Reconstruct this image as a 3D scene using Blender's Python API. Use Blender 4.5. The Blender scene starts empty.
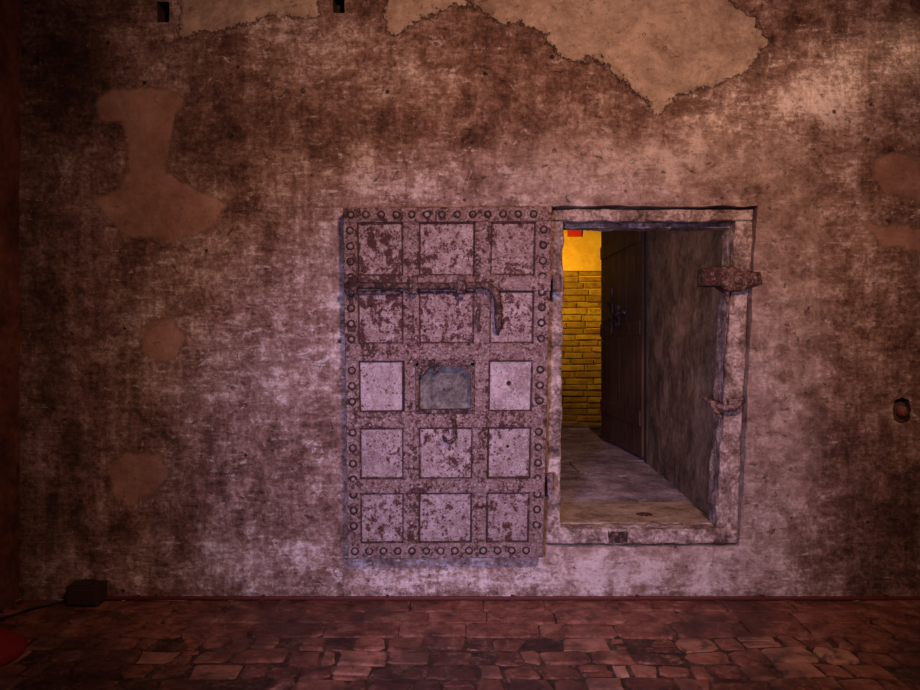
import bpy, math, random
import numpy as np
from mathutils import Vector, noise as mn
random.seed(7)
F=700.0; D=3.5; H=1.27
def P(px,py,Y=0.0):
    z=D+Y
    return ((px-460)/F*z, Y, H-(py-345)/F*z)
sc=bpy.context.scene
try:
    sc.view_settings.view_transform='Standard'
except Exception: pass
# ---------------------------------------------------------------- materials
class M:
    def __init__(s,name):
        s.m=bpy.data.materials.new(name); s.m.use_nodes=True
        s.nt=s.m.node_tree; s.b=s.nt.nodes['Principled BSDF']
        s.tc=s.nt.nodes.new('ShaderNodeTexCoord').outputs['Object']
    def _in(s,sock,v):
        if v is None: return
        if isinstance(v,bpy.types.NodeSocket): s.nt.links.new(v,sock)
        elif isinstance(v,tuple) and len(v)==3 and sock.type=='RGBA': sock.default_value=(*v,1)
        else: sock.default_value=v
    def mp(s,scale,loc=(0,0,0)):
        n=s.nt.nodes.new('ShaderNodeMapping'); s._in(n.inputs['Vector'],s.tc)
        n.inputs['Scale'].default_value=scale; n.inputs['Location'].default_value=loc
        return n.outputs[0]
    def noise(s,scale,detail=6,rough=.6,dist=0,vec=None):
        n=s.nt.nodes.new('ShaderNodeTexNoise'); s._in(n.inputs['Vector'],vec or s.tc)
        n.inputs['Scale'].default_value=scale; n.inputs['Detail'].default_value=detail
        n.inputs['Roughness'].default_value=rough; n.inputs['Distortion'].default_value=dist
        return n.outputs[0]
    def vor(s,scale,vec=None):
        n=s.nt.nodes.new('ShaderNodeTexVoronoi'); s._in(n.inputs['Vector'],vec or s.tc)
        n.inputs['Scale'].default_value=scale
        return n.outputs['Distance']
    def math(s,op,a,b=None,c=None,clamp=False):
        n=s.nt.nodes.new('ShaderNodeMath'); n.operation=op; n.use_clamp=clamp
        s._in(n.inputs[0],a); s._in(n.inputs[1],b); s._in(n.inputs[2],c)
        return n.outputs[0]
    def rng(s,v,a,b,c=0.,d=1.):
        n=s.nt.nodes.new('ShaderNodeMapRange'); s._in(n.inputs[0],v)
        for i,q in enumerate((a,b,c,d)): s._in(n.inputs[i+1],q)
        return n.outputs[0]
    def ramp(s,f,stops):
        n=s.nt.nodes.new('ShaderNodeValToRGB'); s._in(n.inputs[0],f)
        e=n.color_ramp.elements
        while len(e)<len(stops): e.new(.5)
        for i,(p,c) in enumerate(stops): e[i].position=p; e[i].color=(*c,1)
        return n.outputs[0]
    def mix(s,f,a,b,blend='MIX'):
        n=s.nt.nodes.new('ShaderNodeMix'); n.data_type='RGBA'; n.blend_type=blend
        s._in(n.inputs[0],f); s._in(n.inputs[6],a); s._in(n.inputs[7],b)
        return n.outputs[2]
    def attr(s,name):
        n=s.nt.nodes.new('ShaderNodeAttribute'); n.attribute_name=name
        return n.outputs['Fac']
    def bump(s,h,strength=.5,dist=.01,normal=None):
        n=s.nt.nodes.new('ShaderNodeBump'); n.inputs['Strength'].default_value=strength
        n.inputs['Distance'].default_value=dist; s._in(n.inputs['Height'],h)
        if normal: s._in(n.inputs['Normal'],normal)
        return n.outputs[0]
    def out(s,col,rough=.85,nrm=None,metal=0,spec=.3):
        s._in(s.b.inputs['Base Color'],col); s._in(s.b.inputs['Roughness'],rough)
        s._in(s.b.inputs['Metallic'],metal); s.b.inputs['Specular IOR Level'].default_value=spec
        if nrm: s._in(s.b.inputs['Normal'],nrm)
        return s.m

def wall_mat():
    m=M('old_plaster')
    big=m.noise(2.3,5,.6,.5); mid=m.noise(7,12,.74,.4); fine=m.noise(42,8,.72)
    hz=m.noise(1,9,.75,.4,m.mp((7,7,34))); vt=m.noise(1,8,.7,.2,m.mp((14,14,1.8)))
    f=m.math('ADD',m.math('MULTIPLY',mid,.50),m.math('MULTIPLY',big,.34))
    f=m.math('ADD',f,m.math('MULTIPLY',hz,.24)); f=m.math('ADD',f,m.math('MULTIPLY',vt,.22))
    f=m.math('ADD',f,m.math('MULTIPLY',fine,.36))
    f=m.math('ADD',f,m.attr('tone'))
    f=m.rng(f,.68,.99)
    col=m.ramp(f,[(0,(.030,.014,.011)),(.25,(.086,.042,.032)),(.48,(.18,.100,.080)),(.72,(.33,.225,.20)),(1,(.66,.56,.55))])
    fs=m.math('ADD',m.noise(12,13,.84,.8),m.math('MULTIPLY',m.math('SUBTRACT',hz,.5),.5))
    fs=m.math('ADD',fs,m.math('MULTIPLY',m.attr('tone'),.8))
    fl=m.rng(fs,.60,.645)
    col=m.mix(m.math('MULTIPLY',fl,.66),col,(.70,.62,.64))
    spk=m.rng(m.noise(55,6,.7,.3,m.mp((1,1,1),(4,4,4))),.64,.70)
    col=m.mix(m.math('MULTIPLY',spk,.5),col,(.70,.60,.58))
    dk=m.rng(m.noise(20,13,.86,.6,m.mp((1,1,1.3),(5,2,9))),.43,.36)
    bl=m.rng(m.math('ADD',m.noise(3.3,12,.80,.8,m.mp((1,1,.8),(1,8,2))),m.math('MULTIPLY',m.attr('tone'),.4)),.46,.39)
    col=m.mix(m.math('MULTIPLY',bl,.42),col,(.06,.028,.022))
    col=m.mix(m.math('MULTIPLY',dk,.75),col,(.028,.013,.010))
    pit=m.rng(m.vor(5.5,m.mp((1,1,1),(3,1,7))),.06,.045)
    col=m.mix(m.math('MULTIPLY',pit,.88),col,(.015,.008,.008))
    jit=m.math('MULTIPLY',m.math('SUBTRACT',m.noise(8,12,.80,.4),.5),.23)
    def mask(a,w=.004,j=jit):
        return m.rng(m.math('ADD',m.attr(a),j),w,-w)
    mr=mask('sd_render',.08)
    rc=m.mix(m.rng(mid,.36,.64),(.18,.105,.08),(.58,.46,.42))
    rc=m.mix(m.math('MULTIPLY',dk,.6),rc,(.06,.03,.025))
    col=m.mix(m.math('MULTIPLY',mr,.5),col,rc)
    mt=mask('sd_tan')
    tan=m.mix(m.rng(m.noise(5,13,.8,.4),.38,.62),(.19,.13,.10),(.52,.41,.33))
    tan=m.mix(m.rng(fine,.55,.72,0,.4),tan,(.60,.49,.42))
    tan=m.mix(m.math('MULTIPLY',dk,.65),tan,(.08,.045,.03))
    edge=m.rng(m.math('ABSOLUTE',m.math('ADD',m.attr('sd_tan'),jit)),.008,.001)
    col=m.mix(m.math('MULTIPLY',mt,.84),col,tan)
    col=m.mix(m.math('MULTIPLY',m.math('MULTIPLY',edge,m.rng(mid,.45,.6)),.7),col,(.04,.02,.016))
    jb=m.math('MULTIPLY',jit,.66)
    mb=mask('sd_brown',.010,jb)
    br=m.mix(m.rng(m.noise(3,10,.7),.35,.65),(.16,.074,.052),(.37,.22,.17))
    br=m.mix(m.math('MULTIPLY',dk,.4),br,(.06,.03,.022))
    col=m.mix(m.math('MULTIPLY',mb,.86),col,br)
    h=m.math('ADD',m.math('MULTIPLY',mid,.45),m.math('MULTIPLY',fine,.45))
    h=m.math('ADD',h,m.math('MULTIPLY',hz,.42)); h=m.math('SUBTRACT',h,m.math('MULTIPLY',dk,.2))
    flat=m.math('MULTIPLY',m.math('SUBTRACT',1.0,m.math('MULTIPLY',m.math('MAXIMUM',mt,mb),.65)),h)
    h=m.math('ADD',flat,m.math('MULTIPLY',mt,1.0)); h=m.math('ADD',h,m.math('MULTIPLY',mb,.3))
    h=m.math('SUBTRACT',h,m.math('MULTIPLY',pit,.5))
    return m.out(col,.70,m.bump(h,.95,.026),spec=.34)

def plain_stone(name,c1,c2,c3,sc_=6,b=.6,rough=.8,spec=.3):
    m=M(name); a=m.noise(sc_,10,.7,.3); g=m.noise(sc_*7,7,.7)
    f=m.math('ADD',m.math('MULTIPLY',a,.65),m.math('MULTIPLY',g,.35))
    col=m.ramp(m.rng(f,.40,.60),[(0,c1),(.5,c2),(1,c3)])
    return m.out(col,rough,m.bump(f,b,.02),spec=spec)

def iron_mat(name,light,mid,rust,thr,scale=26,metal=.2,dotamt=.9,softamt=.6):
    m=M(name); a=m.noise(7,10,.72,.4); r=m.noise(scale,12,.8,.4); g=m.noise(95,5,.7)
    st=m.noise(1,8,.7,.2,m.mp((26,26,3)))
    tt=m.attr('tone')
    col=m.mix(m.rng(m.math('ADD',m.math('MULTIPLY',a,.7),m.math('MULTIPLY',st,.3)),.43,.57),mid,light)
    col=m.mix(m.rng(g,.50,.66,0,.55),col,(.60,.52,.53))
    rr=m.math('ADD',r,m.math('MULTIPLY',m.math('SUBTRACT',a,.5),.45)); rr=m.math('ADD',rr,tt)
    rr=m.math('ADD',rr,m.math('MULTIPLY',m.math('SUBTRACT',st,.5),.30))
    k=m.rng(rr,thr,thr+.04)
    soft=m.rng(rr,thr-.13,thr+.02)
    col=m.mix(m.math('MULTIPLY',soft,softamt),col,(.14,.050,.036))
    col=m.mix(m.math('MULTIPLY',k,.94),col,rust)
    for s_,n_ in((75,13),(40,8)):
        dots=m.rng(m.vor(s_),.28,.19); sel=m.rng(m.math('ADD',m.noise(n_,4,.6),tt),.42,.50)
        col=m.mix(m.math('MULTIPLY',m.math('MULTIPLY',dots,sel),dotamt),col,rust)
    h=m.math('ADD',m.math('MULTIPLY',r,.7),m.math('MULTIPLY',g,.35))
    return m.out(col,m.rng(k,0,1,.42,.85),m.bump(h,.8,.012),metal=metal,spec=.45)

MW=wall_mat()
MDARK=plain_stone('hole_stone',(.02,.01,.008),(.06,.03,.02),(.10,.05,.04))
MFRAME=plain_stone('frame_stone',(.055,.032,.027),(.24,.165,.145),(.56,.47,.45),9,.9)
MPASS=plain_stone('passage_plaster',(.07,.040,.026),(.19,.118,.080),(.32,.215,.155),4,.9)
MPFLOOR=plain_stone('passage_flagstones',(.10,.075,.095),(.25,.20,.26),(.44,.38,.46),5,.7)
MBOARD=plain_stone('threshold_slab',(.14,.095,.065),(.30,.22,.17),(.44,.35,.28),6,.35)
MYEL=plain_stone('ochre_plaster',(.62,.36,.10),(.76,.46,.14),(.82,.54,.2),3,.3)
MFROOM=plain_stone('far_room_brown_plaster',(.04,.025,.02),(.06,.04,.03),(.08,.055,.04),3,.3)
MLEFT=plain_stone('side_wall_plaster',(.05,.018,.012),(.12,.04,.025),(.2,.08,.05),3,.4)
MPANEL=iron_mat('iron_panel',(.42,.345,.36),(.20,.135,.135),(.050,.013,.010),.575,22)
MSTRAP=iron_mat('iron_strap',(.30,.215,.215),(.13,.076,.070),(.040,.014,.011),.525,34,.2,.9,.7)
MRIV=iron_mat('rivet_iron',(.38,.29,.29),(.20,.13,.125),(.04,.015,.012),.56,40,.2,.5)
MBOLT=iron_mat('rusty_bolt_iron',(.07,.037,.030),(.04,.019,.015),(.020,.009,.008),.48,30,.2,.5)
MPLATE=plain_stone('hatch_grey_plate',(.040,.032,.030),(.12,.105,.098),(.23,.21,.20),9,.5,.9,.1)
MGROUT=plain_stone('floor_mortar',(.02,.010,.008),(.055,.026,.018),(.15,.08,.055),9,.6)
m=M('dark_old_wood'); w=m.noise(1,8,.65,.4,m.mp((30,30,2.2))); g=m.noise(5,6,.6)
MWOOD=m.out(m.ramp(m.math('ADD',m.math('MULTIPLY',w,.7),m.math('MULTIPLY',g,.3)),[(.3,(.035,.016,.010)),(.55,(.10,.048,.030)),(.8,(.20,.10,.065))]),.65,m.bump(w,.6,.01))
m=M('terracotta_brick'); t=m.attr('tone'); a=m.noise(10,12,.78,.3); g=m.noise(48,8,.72)
c=m.ramp(t,[(0,(.075,.020,.013)),(.35,(.19,.056,.034)),(.7,(.32,.115,.072)),(1,(.50,.26,.18))])
c=m.mix(m.rng(a,.50,.62,0,.65),c,(.44,.23,.17)); c=m.mix(m.rng(a,.48,.38,0,.9),c,(.028,.011,.009))
c=m.mix(m.rng(g,.54,.68,0,.5),c,(.54,.32,.25)); c=m.mix(m.rng(m.noise(1.7,7,.65),.54,.43,0,.7),c,(.038,.014,.011))
MBRICK=m.out(c,m.rng(a,.35,.65,.35,.75),m.bump(m.math('ADD',a,m.math('MULTIPLY',g,.5)),1.0,.02),spec=.4)
m=M('ochre_brick'); t=m.attr('tone'); a=m.noise(12,10,.75)
c=m.ramp(t,[(0,(.26,.15,.05)),(.5,(.36,.22,.07)),(1,(.48,.31,.11))]); c=m.mix(m.rng(a,.54,.40,0,.75),c,(.14,.065,.02))
MYBRICK=m.out(c,.9,m.bump(a,.9,.02))
def flatmat(n,c,r=.6):
    m=M(n); a=m.noise(30,5,.6); return m.out(m.mix(a,tuple(x*.7 for x in c),c),r,m.bump(a,.2,.003))
MRED=flatmat('red_plastic',(.25,.012,.010)); MSIGN=flatmat('sign_red',(.7,.03,.02)); MBLACK=flatmat('black_rubber',(.02,.012,.01))
MCOND=flatmat('conduit_paint',(.09,.014,.012)); MBOX=flatmat('box_plastic',(.04,.02,.016))

# ---------------------------------------------------------------- mesh helpers
class B:
    def __init__(s): s.v=[]; s.f=[]; s.mi=[]; s.t=[]
    def add(s,vs,fs,mi=0,t=0.0):
        o=len(s.v); s.v+= [tuple(x) for x in vs]; s.t+=[t]*len(vs)
        for q in fs: s.f.append(tuple(i+o for i in q)); s.mi.append(mi)
    def box(s,x0,x1,y0,y1,z0,z1,mi=0,t=0.):
        s.add([(x,y,z) for x in(x0,x1) for y in(y0,y1) for z in(z0,z1)],
              [(0,1,3,2),(4,6,7,5),(0,4,5,1),(2,3,7,6),(0,2,6,4),(1,5,7,3)],mi,t)
    def prism(s,pts,y0,y1,mi=0,t=0.,ins=0.,insd=0.):
        n=len(pts); cx=sum(p[0] for p in pts)/n; cz=sum(p[1] for p in pts)/n
        rings=[]
        if ins>0:
            r=[]
            for x,z in pts:
                dx,dz=cx-x,cz-z
                r.append((x+math.copysign(min(ins,abs(dx)),dx),y0,z+math.copysign(min(ins,abs(dz)),dz)))
            rings.append(r); rings.append([(x,y0+insd,z) for x,z in pts])
        else: rings.append([(x,y0,z) for x,z in pts])
        rings.append([(x,y1,z) for x,z in pts])
        vs=[v for r in rings for v in r]; fs=[tuple(range(n)),tuple(reversed(range((len(rings)-1)*n,len(rings)*n)))]
        for k in range(len(rings)-1):
            for i in range(n):
                j=(i+1)%n; fs.append((k*n+i,k*n+n+i,k*n+n+j,k*n+j))
        s.add(vs,fs,mi,t)
    def dome(s,x,y,z,r,h,mi=0,t=0.,seg=10):
        vs=[];fs=[]
        for k,(rr,hh) in enumerate(((1,0),(.88,.5),(.5,.88))):
            for i in range(seg):
                a=2*math.pi*i/seg; vs.append((x+r*rr*math.cos(a),y-h*hh,z+r*rr*math.sin(a)))
        vs.append((x,y-h,z))
        for k in range(2):
            for i in range(seg):
                j=(i+1)%seg; fs.append((k*seg+i,k*seg+seg+i,k*seg+seg+j,k*seg+j))
        for i in range(seg): fs.append((2*seg+i,3*seg,2*seg+(i+1)%seg))
        s.add(vs,fs,mi,t)
    def tube(s,pts,r,mi=0,t=0.,seg=10):
        pts=[Vector(p) for p in pts]; n=len(pts); rs=r if isinstance(r,(list,tuple)) else [r]*n
        vs=[];fs=[]
        for i,p in enumerate(pts):
            d=(pts[min(i+1,n-1)]-pts[max(i-1,0)]).normalized()
            up=Vector((0,1,0)) if abs(d.y)<.9 else Vector((0,0,1))
            a=d.cross(up).normalized(); b=d.cross(a).normalized()
            for k in range(seg):
                q=2*math.pi*k/seg; vs.append(p+a*rs[i]*math.cos(q)+b*rs[i]*math.sin(q))
        for i in range(n-1):
            for k in range(seg):
                j=(k+1)%seg; fs.append((i*seg+k,i*seg+j,i*seg+seg+j,i*seg+seg+k))
        fs.append(tuple(range(seg))); fs.append(tuple(reversed(range((n-1)*seg,n*seg))))
        s.add(vs,fs,mi,t)
    def obj(s,name,mats,parent=None,bevel=0,smooth=False):
        me=bpy.data.meshes.new(name); me.from_pydata(s.v,[],s.f); 
        for mm in (mats if isinstance(mats,list) else [mats]): me.materials.append(mm)
        me.polygons.foreach_set('material_index',s.mi)
        a=me.attributes.new('tone','FLOAT','POINT'); a.data.foreach_set('value',s.t)
        import bmesh
        bm=bmesh.new(); bm.from_mesh(me); bmesh.ops.recalc_face_normals(bm,faces=bm.faces); bm.to_mesh(me); bm.free()
        if smooth: me.polygons.foreach_set('use_smooth',[True]*len(me.polygons))
        ob=bpy.data.objects.new(name,me); sc.collection.objects.link(ob)
        if parent: ob.parent=parent
        if bevel:
            md=ob.modifiers.new('bevel','BEVEL'); md.width=bevel; md.segments=2; md.limit_method='ANGLE'
        return ob
def empty(name):
    e=bpy.data.objects.new(name,None); sc.collection.objects.link(e); return e

# ---------------------------------------------------------------- front wall
def seg(brk,step):
    o=[]
    for a,b in zip(brk[:-1],brk[1:]):
        n=max(1,int(round((b-a)/step))); o+=[a+(b-a)*i/n for i in range(n)]
    return np.array(o+[brk[-1]])
BOT=599.0
holes=[(550,206,757,547),(157,1,168,22),(333,-6,345,13),(893,398,911,423)]
xs=seg([15,157,168,333,345,550,757,893,911,1100],4.0)
ys=seg([-150,-6,1,13,22,206,398,423,547,BOT],4.0)
GX,GY=np.meshgrid(xs,ys)
def warp(x,y):
    t=np.clip((y-205)/343,0,1); vf=np.where(y>548,np.clip(1-(y-548)/51,0,1),1)
    return x-17*t*vf*np.exp(-np.abs(x-757)/45.)-4*t*vf*np.exp(-np.abs(x-550)/40.)
WX=warp(GX,GY)
def sdpoly(X,Y,pts):
    d=np.full(X.shape,1e9); ins=np.zeros(X.shape,bool); n=len(pts)
    for i in range(n):
        x0,y0=pts[i]; x1,y1=pts[(i+1)%n]
        ex,ey=x1-x0,y1-y0; tt=np.clip(((X-x0)*ex+(Y-y0)*ey)/(ex*ex+ey*ey+1e-9),0,1)
        d=np.minimum(d,np.hypot(X-x0-tt*ex,Y-y0-tt*ey))
        c=((y0>Y)!=(y1>Y))&(X<(x1-x0)*(Y-y0)/((y1-y0) if y1!=y0 else 1e-9)+x0); ins^=c
    return np.where(ins,-d,d)/200.
def sdm(polys): return np.minimum.reduce([sdpoly(WX,GY,p) for p in polys])
tan=[[(468,-90),(472,4),(500,22),(538,24),(548,46),(572,62),(600,58),(626,84),(656,112),(680,92),(722,85),(748,68),(766,44),(757,18),(732,4),(716,-90)],
     [(180,-90),(178,36),(215,30),(262,20),(318,14),(322,-90)],
     [(386,-90),(384,30),(400,38),(416,18),(440,10),(468,8),(470,-90)]]
brown=[[(112,88),(165,88),(187,98),(172,130),(166,172),(196,188),(228,204),(214,228),(172,240),(128,236),(104,216),(90,200),(118,188),(128,165),(124,122),(100,120),(96,100)],
       [(140,330),(152,320),(174,320),(185,338),(178,358),(158,362),(142,350)],
       [(106,466),(128,451),(160,453),(171,470),(156,490),(131,509),(112,492)],
       [(870,160),(900,150),(925,160),(925,200),(880,195)],[(860,222),(930,228),(930,255),(880,245)]]
rend=[[(505,150),(560,135),(700,128),(822,140),(826,300),(818,420),(800,545),(770,590),(560,590),(530,560),(540,200),(500,190)],
      [(470,165),(492,160),(496,205),(474,205)]]
sdt,sdb,sdr=sdm(tan),sdm(brown),sdm(rend)
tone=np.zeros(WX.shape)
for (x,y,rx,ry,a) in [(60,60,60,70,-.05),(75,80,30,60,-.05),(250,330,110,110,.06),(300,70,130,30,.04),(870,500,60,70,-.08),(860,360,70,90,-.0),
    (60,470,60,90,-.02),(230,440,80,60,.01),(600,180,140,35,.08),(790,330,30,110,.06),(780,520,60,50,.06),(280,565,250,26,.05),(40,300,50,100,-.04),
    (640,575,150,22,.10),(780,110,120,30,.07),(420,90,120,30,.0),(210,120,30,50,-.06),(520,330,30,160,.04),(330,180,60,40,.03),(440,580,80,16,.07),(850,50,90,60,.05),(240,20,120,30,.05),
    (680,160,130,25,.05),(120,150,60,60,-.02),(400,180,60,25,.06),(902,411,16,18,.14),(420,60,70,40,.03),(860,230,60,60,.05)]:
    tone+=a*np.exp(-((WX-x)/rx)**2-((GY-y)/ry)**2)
ny,nx=WX.shape
V=[];
for j in range(ny):
    for i in range(nx):
        x,y,z=P(WX[j,i],GY[j,i]); 
        d=.010*mn.noise(Vector((x*2.1,3.3,z*2.1)))+.005*mn.noise(Vector((x*9,7.3,z*9)))+.003*mn.noise(Vector((x*21,7.3,z*21)))
        d-=0.008*float(np.clip(-sdt[j,i]/.02,0,1))
        k=1.0 if j<ny-1 else 0
        jx=(.008*mn.noise(Vector((x*11,1.3,z*11))) )*k
        V.append((x+jx,d,z if j==ny-1 else z+.008*mn.noise(Vector((x*11,5.3,z*11)))))
Fc=[];Mi=[]
def inh(cx,cy):
    for k,(a,b,c,d) in enumerate(holes):
        if a<cx<c and b<cy<d: return k
    return -1
for j in range(ny-1):
    for i in range(nx-1):
        if inh((xs[i]+xs[i+1])/2,(ys[j]+ys[j+1])/2)<0:
            Fc.append((j*nx+i,(j+1)*nx+i,(j+1)*nx+i+1,j*nx+i+1)); Mi.append(0)
hx,hy,hw,hh=902,410.5,9,12.5
for j in range(ny):
    for i in range(nx):
        dx,dy=(xs[i]-hx)/hw,(ys[j]-hy)/hh; m_=max(abs(dx),abs(dy)); l_=math.hypot(dx,dy)
        if m_<1.6 and m_>.95:
            k=1+(m_/l_-1)*max(0,1-(m_-1)/.6)*.6
            X0,_,Z0=P(hx+(xs[i]-hx)*k,hy+(ys[j]-hy)*k); v=V[j*nx+i]; V[j*nx+i]=(X0+.005*mn.noise(Vector((X0*60,0,Z0*60))),v[1],Z0+.006*mn.noise(Vector((X0*60,5,Z0*60))))
extra_s=[]
for k,(a,b,c,d) in enumerate(holes):
    i0,i1=[int(np.argmin(abs(xs-q))) for q in(a,c)]; j0,j1=[int(np.argmin(abs(ys-q))) for q in(b,d)]
    ring=[(j0,i) for i in range(i0,i1)]+[(j,i1) for j in range(j0,j1)]+[(j1,i) for i in range(i1,i0,-1)]+[(j,i0) for j in range(j1,j0,-1)]
    dep=[.13,.12,.12,.045][k]
    base=len(V); idx=[j*nx+i for j,i in ring]
    for q in idx:
        x,y,z=V[q]; V.append((x,dep,z))
    n=len(idx)
    for q in range(n):
        r=(q+1)%n; Fc.append((idx[q],idx[r],base+r,base+q)); Mi.append(0 if k==0 else 1)
    if k>0: Fc.append(tuple(base+q for q in range(n))); Mi.append(1)
    extra_s+=[j*nx+i for j,i in ring]
me=bpy.data.meshes.new('wall_front'); me.from_pydata(V,[],Fc); me.materials.append(MW); me.materials.append(MDARK)
me.polygons.foreach_set('material_index',Mi)
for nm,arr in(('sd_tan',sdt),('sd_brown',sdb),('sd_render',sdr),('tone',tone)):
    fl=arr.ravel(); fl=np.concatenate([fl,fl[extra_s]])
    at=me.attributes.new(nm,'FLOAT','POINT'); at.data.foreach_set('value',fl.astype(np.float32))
wf=bpy.data.objects.new('wall_front',me); sc.collection.objects.link(wf)
q=P(903,412,.03); b=B(); b.dome(q[0],.045,q[2],.034,.03,0,.3,7); b.obj('rusty_plug',MBRICK,wf)
XL=P(20,0)[0]
b=B(); b.box(XL-.3,XL,-5,0.14,0,3.75); b.obj('wall_left',MLEFT)

# ---------------------------------------------------------------- floor of bricks
def brick(b,x0,x1,y0,y1,top,th,ch,t,jit=.004):
    r=lambda:random.uniform(-jit,jit)
    k=min(x1-x0,y1-y0)*random.uniform(.06,.2)
    xm,ym=(x0+x1)/2,(y0+y1)/2
    o=[(x0+k,y0),(x1-k,y0),(x1,y0+k),(x1,y1-k),(x1-k,y1),(x0+k,y1),(x0,y1-k),(x0,y0+k)]
    o=[(x+r(),y+r()) for x,y in o]; n=8
    tl=random.uniform(-.003,.004); sx,sy=random.uniform(-.03,.03),random.uniform(-.03,.03)
    def zt(x,y): return top+tl+(x-xm)*sx+(y-ym)*sy
    vs=[(x,y,top-th) for x,y in o]+[(x,y,zt(x,y)-ch*1.3) for x,y in o]
    def insr(x,y,a): 
        dx,dy=xm-x,ym-y; l=math.hypot(dx,dy); a=min(a,l*.5); return x+dx/l*a,y+dy/l*a
    for a,dz in((ch*.7,-ch*.4),(ch*2.2,0)):
        for x,y in o:
            X,Y=insr(x,y,a*random.uniform(.8,1.5)); vs.append((X,Y,zt(X,Y)+dz+random.uniform(-.001,.001)))
    fs=[tuple(reversed(range(n)))]+[(q*n+i,q*n+(i+1)%n,q*n+n+(i+1)%n,q*n+n+i) for q in(0,1,2) for i in range(n)]+[tuple(range(3*n,4*n))]
    b.add(vs,fs,0,t)
b=B(); y=-.004
while y>-4.6:
    near=y>-.30
    dp=random.uniform(.14,.17) if near else random.uniform(.115,.155)
    x=XL+.004; first=True
    while x<3.2:
        w=random.uniform(.24,.36) if near else random.choice([random.uniform(.07,.12),random.uniform(.11,.16),random.uniform(.15,.22)])
        if first: w*=random.uniform(.4,1); first=False
        t=min(1,max(0,random.gauss(.45,.28)))
        if near: t=random.uniform(.3,.5)
        g=.004 if near else random.uniform(.009,.018)
        top=random.uniform(-.003,.002) if near else random.uniform(-.009,.004)
        ch=.003 if near else .006; jt=.002 if near else .012
        if random.random()>.06 or near:
            if not near and random.random()<.2:
                q=random.uniform(.35,.65); brick(b,x,x+w-g,y-dp+g,y-dp+g+(dp-g)*q-.006,top,.03,ch,t,jt*.6); brick(b,x,x+w-g,y-dp+g+(dp-g)*q+.004,y,top-.003,.03,ch,min(1,t+.1),jt*.6)
            else: brick(b,x,x+w-g,y-dp+g+random.uniform(-.012,.012)*(not near),y-random.uniform(0,.014)*(not near),top,.03,ch,t,jt)
        x+=w
    y-=dp
for i,(x,y,z) in enumerate(b.v):
    k=min(1,max(0,(-y-.25)/.3)); b.v[i]=(x+.03*k*mn.noise(Vector((x*2.5,y*2.5,9))) if x>XL+.1 else x,min(0.0,y+.06*k*mn.noise(Vector((x*1.8,y*2,1)))),z+.007*k*mn.noise(Vector((x*2.5,y*2.5,4))))
o=b.obj('brick_paving',[MBRICK])
fb=B(); fb.box(XL-.3,3.3,-4.8,0.0,-.12,-.012); fl=fb.obj('floor',MGROUT); o.parent=fl; 

# ---------------------------------------------------------------- door frame
def px2(x,y,Y): p=P(x,y,Y); return (p[0],p[2])
fr=empty('door_frame')
def framepart(name,pts,y0,y1,mat=MFRAME,bev=.010):
    b=B(); b.prism([px2(x,y,y0) for x,y in pts],y0,y1); o=b.obj(name,mat,fr,0)
    o.modifiers.new('b','BEVEL').width=bev; o.modifiers['b'].segments=2
    s=o.modifiers.new('s','SUBSURF'); s.subdivision_type='SIMPLE'; s.levels=s.render_levels=5
    for ns,st in((.09,.026),(.025,.010)):
        tx=bpy.data.textures.new(name,'CLOUDS'); tx.noise_scale=ns
        d=o.modifiers.new('d','DISPLACE'); d.texture=tx; d.strength=st; d.mid_level=.5; d.texture_coords='GLOBAL'
    return o
framepart('lintel',[(551,209),(754,209),(753,221),(551,221)],.03,.19)
framepart('jamb_left',[(548,220),(564,220),(560,529),(545,529)],.03,.19)
framepart('jamb_right',[(735,220),(753,220),(737,529),(717,529)],.035,.19)
framepart('sill',[(546,529),(738,529),(738,544),(546,544)],.01,.19)
framepart('rebate_top',[(565,223),(733,223),(733,228),(565,228)],.10,.19,MFRAME,.003)
b=B(); b.prism([px2(x,y,.0) for x,y in [(608,532),(628,532),(627,543),(609,543)]],-.004,.06); b.obj('sill_socket',MBOLT,fr,.003)
b=B()
for (yy,xa,xb,r) in ((283,553,563,.022),(481,547,556,.018)):
    p0=P((xa+xb)/2-1,yy-8,-.05); p1=P((xa+xb)/2-1,yy+9,-.05); b.tube([p0,p1],r,0,0,14)
    b.box(P(xa,0,-.05)[0],P(xb,0,-.05)[0],-.05,.06,p1[2]+.015,p0[2]-.015)
b.obj('pintles',MSTRAP,fr)
b=B()
b.prism([px2(*p,.0) for p in [(703,268),(732,266),(740,271),(760,272),(762,284),(742,291),(728,292),(720,286),(702,286)]],-.012,.08,0,.08,.006,.006)
b.tube([P(698,277,.09),P(715,277,.05),P(735,278,0.0)],.014); b.dome(*P(738,279,-.012),.026,.018); b.dome(*P(755,278,-.012),.013,.01); 
b.tube([P(727,292,.0),P(728,306,.02),P(725,345,.035)],[.012,.006,.004])
b.obj('upper_keeper',MSTRAP,fr,0)
b=B()
b.tube([P(703,398,.08),P(712,403,.03),P(724,408,.0),P(735,407,-.012),P(744,401,-.012)],[.010,.014,.018,.016,.010])
b.tube([P(712,404,.02),P(716,412,.01),P(722,418,.01)],[.012,.013,.008])
b.prism([px2(*p,.01) for p in [(728,399),(743,398),(741,412),(729,413)]],.0,.07)
b.obj('lower_latch',MSTRAP,fr,.002)

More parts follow.
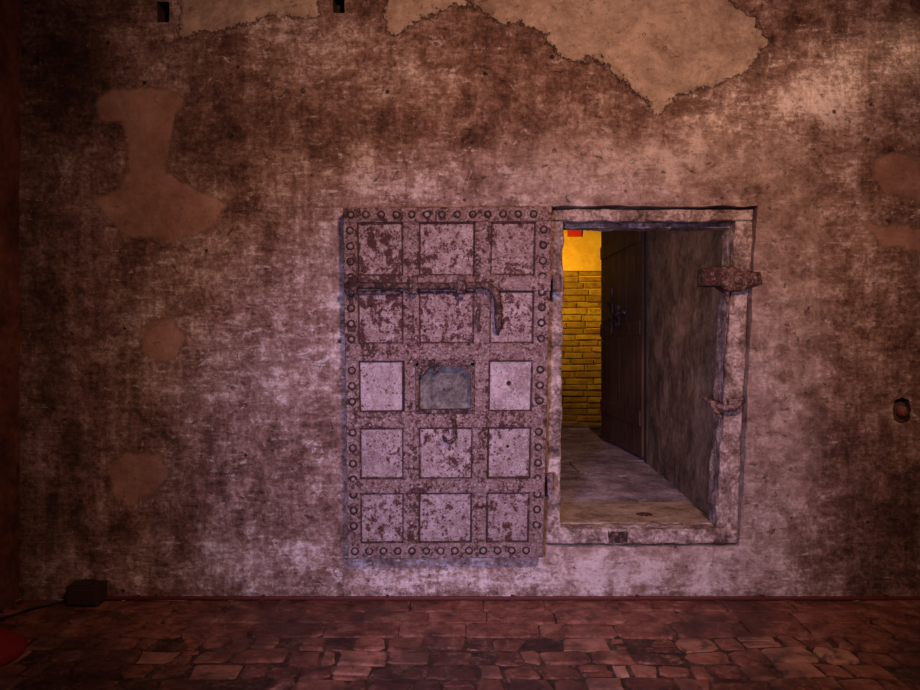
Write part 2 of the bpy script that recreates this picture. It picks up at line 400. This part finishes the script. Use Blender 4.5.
# ---------------------------------------------------------------- passage
XR0t=P(735,222,.17)[0]; XR0b=P(717,527,.17)[0]; ZF=H-.925
def hexa(b,near4,far4):
    b.add(near4+far4,[(0,1,2,3),(7,6,5,4),(0,4,5,1),(1,5,6,2),(2,6,7,3),(3,7,4,0)])
b=B(); hexa(b,[(XR0b,.17,ZF-.1),(2.2,.17,ZF-.1),(2.2,.17,2.1),(XR0t,.17,2.1)],[(1.47,2.0,ZF-.1),(2.2,2.0,ZF-.1),(2.2,2.0,2.7),(1.47,2.0,2.7)])
o=b.obj('wall_passage_right',MPASS)
s=o.modifiers.new('s','SUBSURF'); s.subdivision_type='SIMPLE'; s.levels=s.render_levels=6
for ns,st in((.3,.03),(.07,.012)):
    tx=bpy.data.textures.new('pw','CLOUDS'); tx.noise_scale=ns
    d=o.modifiers.new('d','DISPLACE'); d.texture=tx; d.strength=st; d.texture_coords='GLOBAL'
b=B(); b.box(.1,.49,.17,2.0,ZF-.1,2.7); b.obj('wall_passage_left',MPASS)
b=B(); hexa(b,[(.4,.17,1.92),(1.6,.17,1.92),(1.6,.17,2.2),(.4,.17,2.2)],[(.4,2.0,2.5),(1.6,2.0,2.5),(1.6,2.0,2.8),(.4,2.0,2.8)]); b.obj('ceiling_passage',MPASS)
b=B(); y=.62
b2=B(); b2.box(.3,2.2,.13,4.9,ZF-.2,ZF-.012); pf=b2.obj('floor_passage',MPFLOOR)
while y<4.8:
    dp=random.uniform(.6,.85); x=.40+random.uniform(-.3,0)
    while x<2.1:
        w=random.uniform(.45,.8); brick(b,x,x+w-.005,y,y+dp-.005,ZF+random.uniform(-.003,.003),.03,.003,.5,.006); x+=w
    y+=dp
b.obj('flagstones',MPFLOOR,pf)
b=B(); b.box(.44,1.34,.12,.60,ZF-.05,ZF+.006); b.obj('threshold_slab',MBOARD,pf,.006)
b=B(); b.dome(0,0,0,.045,.004,0,0,16); b.v=[(x+1.0,.30+z,ZF+.006-y) for x,y,z in b.v]; b.obj('bolt_socket',MBOLT,pf)
# far room
b=B(); YB=4.8; ZT=H+(345-271)*(D+YB)/F
b.box(-1.5,2.4,YB+.02,YB+.3,0,3.4,0); 
b.box(-1.5,2.4,YB-.02,YB+.3,ZT,3.4,0)
wb=b.obj('wall_back',MYEL)
b=B(); z=ZF-.05; r=0
while z<ZT-.02:
    x=.2-(r%2)*.14; hgt=random.uniform(.065,.085)
    while x<2.3:
        w=random.uniform(.2,.34)
        yy=YB-random.uniform(-.004,.012); zz=random.uniform(-.005,.005)
        b.prism([(x,z+zz),(x+w-.007,z+zz+random.uniform(-.005,.005)),(x+w-.007,z+hgt-.009+zz),(x,z+hgt-.009)],yy,YB+.03,0,random.random(),.010,.008)
        x+=w
    z+=hgt; r+=1
b.obj('brick_courses',MYBRICK,wb)
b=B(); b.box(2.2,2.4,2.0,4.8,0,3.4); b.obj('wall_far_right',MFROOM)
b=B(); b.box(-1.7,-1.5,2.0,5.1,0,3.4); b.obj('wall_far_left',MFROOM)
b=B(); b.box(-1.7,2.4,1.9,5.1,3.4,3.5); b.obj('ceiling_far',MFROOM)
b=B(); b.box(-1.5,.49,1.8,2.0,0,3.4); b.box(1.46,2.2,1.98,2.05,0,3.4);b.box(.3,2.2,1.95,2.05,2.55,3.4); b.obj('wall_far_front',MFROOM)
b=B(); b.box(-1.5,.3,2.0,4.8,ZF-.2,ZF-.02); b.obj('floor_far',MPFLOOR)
sx0,sx1=107*8.3/F,121*8.3/F
b=B(); b.prism([(sx0,H+1.28),(sx1,H+1.28),(sx1,H+1.46),(sx0,H+1.46)],YB-.045,YB-.02); o=b.obj('red_wall_sign',MSIGN,None,.004)

# inner wooden door
idr=empty('wooden_inner_door')
A=Vector((1.50,2.085,0)); E=Vector((1.43,3.35,0)); dv=(E-A); L=dv.length; dv.normalize(); nv=Vector((-dv.y,dv.x,0))
if nv.x>0: nv=-nv
def dbox(b,u0,u1,z0,z1,d0,d1):
    vs=[]
    for u in(u0,u1):
        for d_ in(d0,d1):
            for z in(z0,z1): vs.append(tuple(A+dv*u+nv*d_+Vector((0,0,z))))
    b.add(vs,[(0,1,3,2),(4,6,7,5),(0,4,5,1),(2,3,7,6),(0,2,6,4),(1,5,7,3)])
b=B(); n=6
for i in range(n): dbox(b,L*i/n+.002,L*(i+1)/n-.002,ZF+.03,2.44,0.0,.05)
dbox(b,.0,L,ZF+.04,2.43,-.01,.02)
b.obj('planks',MWOOD,idr,.003)
b=B()
for z in(.62,1.35,2.1): dbox(b,.02,L-.02,z,z+.12,.05,.065)
b.obj('battens',MWOOD,idr,.004)
b=B()
def dp_(u,z,d_): return tuple(A+dv*u+nv*d_+Vector((0,0,z)))
b.tube([dp_(.35,1.55,.09),dp_(1.05,1.50,.09)],.018); b.tube([dp_(.72,1.35,.1),dp_(.68,1.78,.1)],.012); b.tube([dp_(.55,1.45,.1),dp_(.85,1.65,.1)],.012)
dbox(b,.58,.85,1.42,1.62,.06,.085)
b.obj('lock_bar',MBOLT,idr)

# ---------------------------------------------------------------- the big iron plated door
door=empty('iron_plated_door')
YD=-.09
def wd(x,y):
    t=(y-207)/350.; u=(x-343)/209.
    xl=343+5*t; xr=552-9*t
    return xl+(xr-xl)*u, y+ (1-u)*1.0
def dpt(x,y): X,Y=wd(x,y); return px2(X,Y,YD)
def drect(b,x0,y0,x1,y1,near,far,mi=0,t=0.,ins=0.,insd=0.,j=0):
    r=lambda:random.uniform(-j,j)
    b.prism([dpt(x0+r(),y1+r()),dpt(x1+r(),y1+r()),dpt(x1+r(),y0+r()),dpt(x0+r(),y0+r())],near,far,mi,t,ins,insd)
hx0,hy0,hx1,hy1=418,362,473,411
b=B()
for (x0,y0,x1,y1) in [(343,207,552,hy0),(343,hy1,552,557),(343,hy0,hx0,hy1),(hx1,hy0,552,hy1)]:
    drect(b,x0,y0,x1,y1,YD+.010,YD+.06,0,.10)
b.obj('core',MBOLT,door)
vx=[(343,357),(403,419),(475,491),(536,552)]; hyy=[(207,222),(275,291),(343,360),(411,427),(478,492),(542,557)]
b=B()
rt=[[.08,.05,.07],[.07,.08,.06],[-.04,0,-.05],[.02,.03,.02],[.04,.02,.05]]
for c in range(3):
    for r in range(5):
        x0,x1=vx[c][1],vx[c+1][0]; y0,y1=hyy[r][1],hyy[r+1][0]
        if c==1 and r==2: continue
        drect(b,x0+1.2,y0+1.2,x1-1.2,y1-1.2,YD+.001+random.uniform(-.001,.001),YD+.02,0,rt[r][c],.004,.002,.6)
drect(b,421,424,474,480,YD-.004,YD+.01,0,.03,.003,.002,.8)
b.obj('panels',MPANEL,door)
b=B()
for i,(x0,x1) in enumerate(vx):
    out=i in(0,3)
    if out: drect(b,x0,207,x1,557,YD-.010,YD+.01,0,.0,.003,.003,.4)
    else:
        for (a,c) in ([(207,343),(411,557)] ): drect(b,x0,a,x1,c,YD-.008,YD+.01,0,.0,.003,.003,.5)
        drect(b,x0 if i==2 else 404,343,x1,411,YD-.008,YD+.01,0,-.0,.003,.003,.3)
for i,(y0,y1) in enumerate(hyy):
    out=i in(0,5)
    drect(b,343.5,y0,551.5,y1,YD-(.014 if out else .012),YD+.01,0,[0,.03,.01,.01,-.01,-.03][i],.003,.003,.4)
for c in range(3):
    for r in range(5):
        if c==1 and r==2: continue
        x0,x1=vx[c][1],vx[c+1][0]; y0,y1=hyy[r][1],hyy[r+1][0]
        for q in [(x0,y0,x1,y0+1.5),(x0,y1-1.5,x1,y1),(x0,y0,x0+1.5,y1),(x1-1.5,y0,x1,y1)]:
            drect(b,*q,YD-.006,YD+.005,0,.12,.0015,.0015)
drect(b,500,276,553,291,YD-.020,YD,0,-.02,.003,.003,.6)
b.obj('straps',MSTRAP,door)
b=B(); bw=B()
def riv(x,y,r,h,base):
    X,Z=dpt(x,y); b.dome(X,YD-base,Z,r*random.uniform(.85,1.1),h,0,random.uniform(-.08,.08))
def washer(x,y,r,base):
    X,Z=dpt(x,y); bw.dome(X,YD-base+.001,Z,r,.003,0,.1,12)
for y in(214.5,549.5):
    x=351
    while x<548: riv(x,y,.013,.013,.014); washer(x,y,.022,.014); x+=15.2
for x in(350,544):
    y=230
    while y<540: riv(x,y,.013,.013,.010); washer(x,y,.022,.0105); y+=15.5
for i,(y0,y1) in enumerate(hyy[1:5]):
    x=364
    while x<534:
        if not(i==0 and x<500): riv(x,(y0+y1)/2+random.uniform(-1,1),.010,.007,.012)
        riv(x+4,y0+3,.006,.004,.012); riv(x+4,y1-3,.006,.004,.012)
        x+=9.5
for x0,x1 in vx[1:3]:
    y=228
    while y<540:
        riv((x0+x1)/2+random.uniform(-1,1),y,.009,.007,.010); riv(x0+3,y+5,.006,.004,.009); riv(x1-3,y+5,.006,.004,.009); y+=9.5
b.obj('rivets',MRIV,door,0,True); bw.obj('rivet_washers',MBOLT,door,0,True)
b=B()
for q in [(hx0-3,hy0-3,hx1+4,hy0+3),(hx0-3,hy1-2,hx1+3,hy1+2),(hx0-3,hy0,hx0+1,hy1),(hx1-1,hy0,hx1+4,hy1)]:
    drect(b,*q,YD-.022,YD+.03,0,.0,.002,.002,.6)
pts=[(417,360),(474,360),(474,370),(469,372),(464,366),(455,367),(448,364),(441,367),(436,371),(430,366),(424,373),(418,375)]
b.prism([dpt(*q) for q in reversed(pts)],YD-.016,YD+.01)
b.obj('hatch_rim',MBOLT,door)
b=B(); drect(b,hx0-2,hy0-2,hx1+2,hy1+2,YD+.048,YD+.056,0); b.obj('hatch_plate',MPLATE,door)
def dP(x,y,Y): X,Z=dpt(x,y); return (X,Y,Z)
YB_=YD-.042
b=B()
pts=[dP(x,y,YB_) for x,y in [(345,285),(370,285.5),(400,286),(430,286.5),(460,286.5),(478,286)]]
b.tube(pts,.017,0,0,12)
cp=[(476,286),(484,285.5),(491,288),(496,293),(498.5,300),(499,310),(499.5,320),(500,329)]
b.tube([dP(x,y,YB_-.006) for x,y in cp],[.016,.017,.018,.020,.019,.018,.019,.016],0,0,12)
b.obj('sliding_bolt',MBOLT,door,0,True)
b=B()
for x in(354,414,462): 
    drect(b,x-4,277,x+4,294,YB_-.024,YD,0,0,.003,.003)
drect(b,346,290,400,294,YD-.02,YD,0,0,.002,.002)
b.obj('bolt_staples',MBOLT,door)
b=B()
b.tube([dP(x,y,YD-.02) for x,y in [(481,306),(479,312),(478.5,322),(481,331)]],[.008,.010,.011,.006])
b.tube([dP(499,322,YD-.02),dP(504,326,YD-.02)],[.012,.006])
b.obj('hasp',MBOLT,door,0,True)
b=B()
b.tube([dP(x,y,YY) for x,y,YY in [(455,417,YD-.01),(456,424,YD-.035),(457,436,YD-.035),(452,441,YD-.035),(446,439,YD-.03),(444,434,YD-.03)]],[.010,.009,.011,.010,.008,.005])
X,Z=dpt(455,417); b.dome(X,YD-.012,Z,.02,.012)
b.obj('pull_hook',MBOLT,door,0,True)
b=B()
for (x,y,r) in [(512,383,.012),(403,305,.010),(512,446,.008),(425,330,.008),(370,305,.007)]:
    X,Z=dpt(x,y); b.dome(X,YD-.002,Z,r,.008,0,.1)
b.obj('studs',MBOLT,door)

# ---------------------------------------------------------------- small things at the base
b=B(); b.tube([(P(100,0,-.03)[0],-.026,.014),(0,-.026,.013),(1.5,-.026,.013),(3.2,-.026,.013)],.010,0,0,10)
x=-1.6
while x<3.1:
    b.box(x-.008,x+.008,-.038,-.012,.002,.026); x+=.62
b.obj('skirting_conduit',MCOND,None,0,False)
b=B(); x0,x1=P(69,0,-.08)[0],P(101,0,-.08)[0]
b.box(x0,x1,-.11,-.016,.004,.10); b.box(x0+.01,x1-.01,-.118,-.11,.014,.09); b.box(x0+.03,x1-.05,-.10,-.02,.10,.108)
b.obj('junction_box',MBOX,None,.005)
b=B(); b.tube([(x0-.005,-.06,.02),(x0-.06,-.08,.012),(x0-.14,-.16,.010),(x0-.19,-.27,.010),(x0-.22,-.36,.010),(XL+.02,-.42,.010)],.007,0,0,8)
b.obj('power_cable',MBLACK,None,0,True)
b=B(); cx,cy=-1.96,-.66; sg=28; prof=[(.17,0.004),(.175,.03),(.16,.045),(.10,.085),(.055,.14),(.04,.16),(.035,.40),(.03,.42),(0.001,.42)]
vs=[(cx+r*math.cos(2*math.pi*i/sg),cy+r*math.sin(2*math.pi*i/sg),z) for r,z in prof for i in range(sg)]
fs=[(k*sg+i,k*sg+(i+1)%sg,k*sg+sg+(i+1)%sg,k*sg+sg+i) for k in range(len(prof)-1) for i in range(sg)]
b.add(vs,fs); b.obj('red_barrier_post',MRED,None,0,True)

# ---------------------------------------------------------------- lights
def light(kind,name,loc,tgt,energy,col,**k):
    l=bpy.data.lights.new(name,kind); l.energy=energy; l.color=col
    for a,v in k.items(): setattr(l,a,v)
    o=bpy.data.objects.new(name,l); o.location=loc
    o.rotation_euler=(Vector(tgt)-Vector(loc)).to_track_quat('-Z','Y').to_euler()
    sc.collection.objects.link(o); return o
light('SPOT','spot_violet',(-.4,-3.3,1.1),(.16,0,.70),400,(.66,.57,1.0),spot_size=math.radians(60),spot_blend=1.0,shadow_soft_size=.15)
light('SPOT','spot_warm_room',(.9,-3.7,3.1),(.45,0,1.70),500,(1.0,.54,.37),spot_size=math.radians(82),spot_blend=1.0,shadow_soft_size=.2)
light('SPOT','spot_streak',(4.1,-.6,3.3),(1.9,0,2.64),260,(1.0,.62,.40),spot_size=math.radians(12),spot_blend=1.0,shadow_soft_size=.05)
light('SPOT','lamp_far_room',(.3,3.4,2.5),(1.4,4.8,1.85),200,(1.0,.60,.04),spot_size=math.radians(74),spot_blend=1.0,shadow_soft_size=.1)
light('POINT','fill_passage',(.62,1.0,1.75),(0,0,0),4.2,(1.0,.66,.54),shadow_soft_size=.12)  # added fill to warm passage wall and floor, no lamp hangs here
w=bpy.data.worlds.new('world'); sc.world=w; w.use_nodes=True
w.node_tree.nodes['Background'].inputs[0].default_value=(.5,.2,.17,1); w.node_tree.nodes['Background'].inputs[1].default_value=.10
cam=bpy.data.cameras.new('camera'); cam.sensor_width=36; cam.lens=F/920*36
co=bpy.data.objects.new('camera',cam); co.location=(0,-D,H); co.rotation_euler=(math.pi/2,0,0); sc.collection.objects.link(co); sc.camera=co
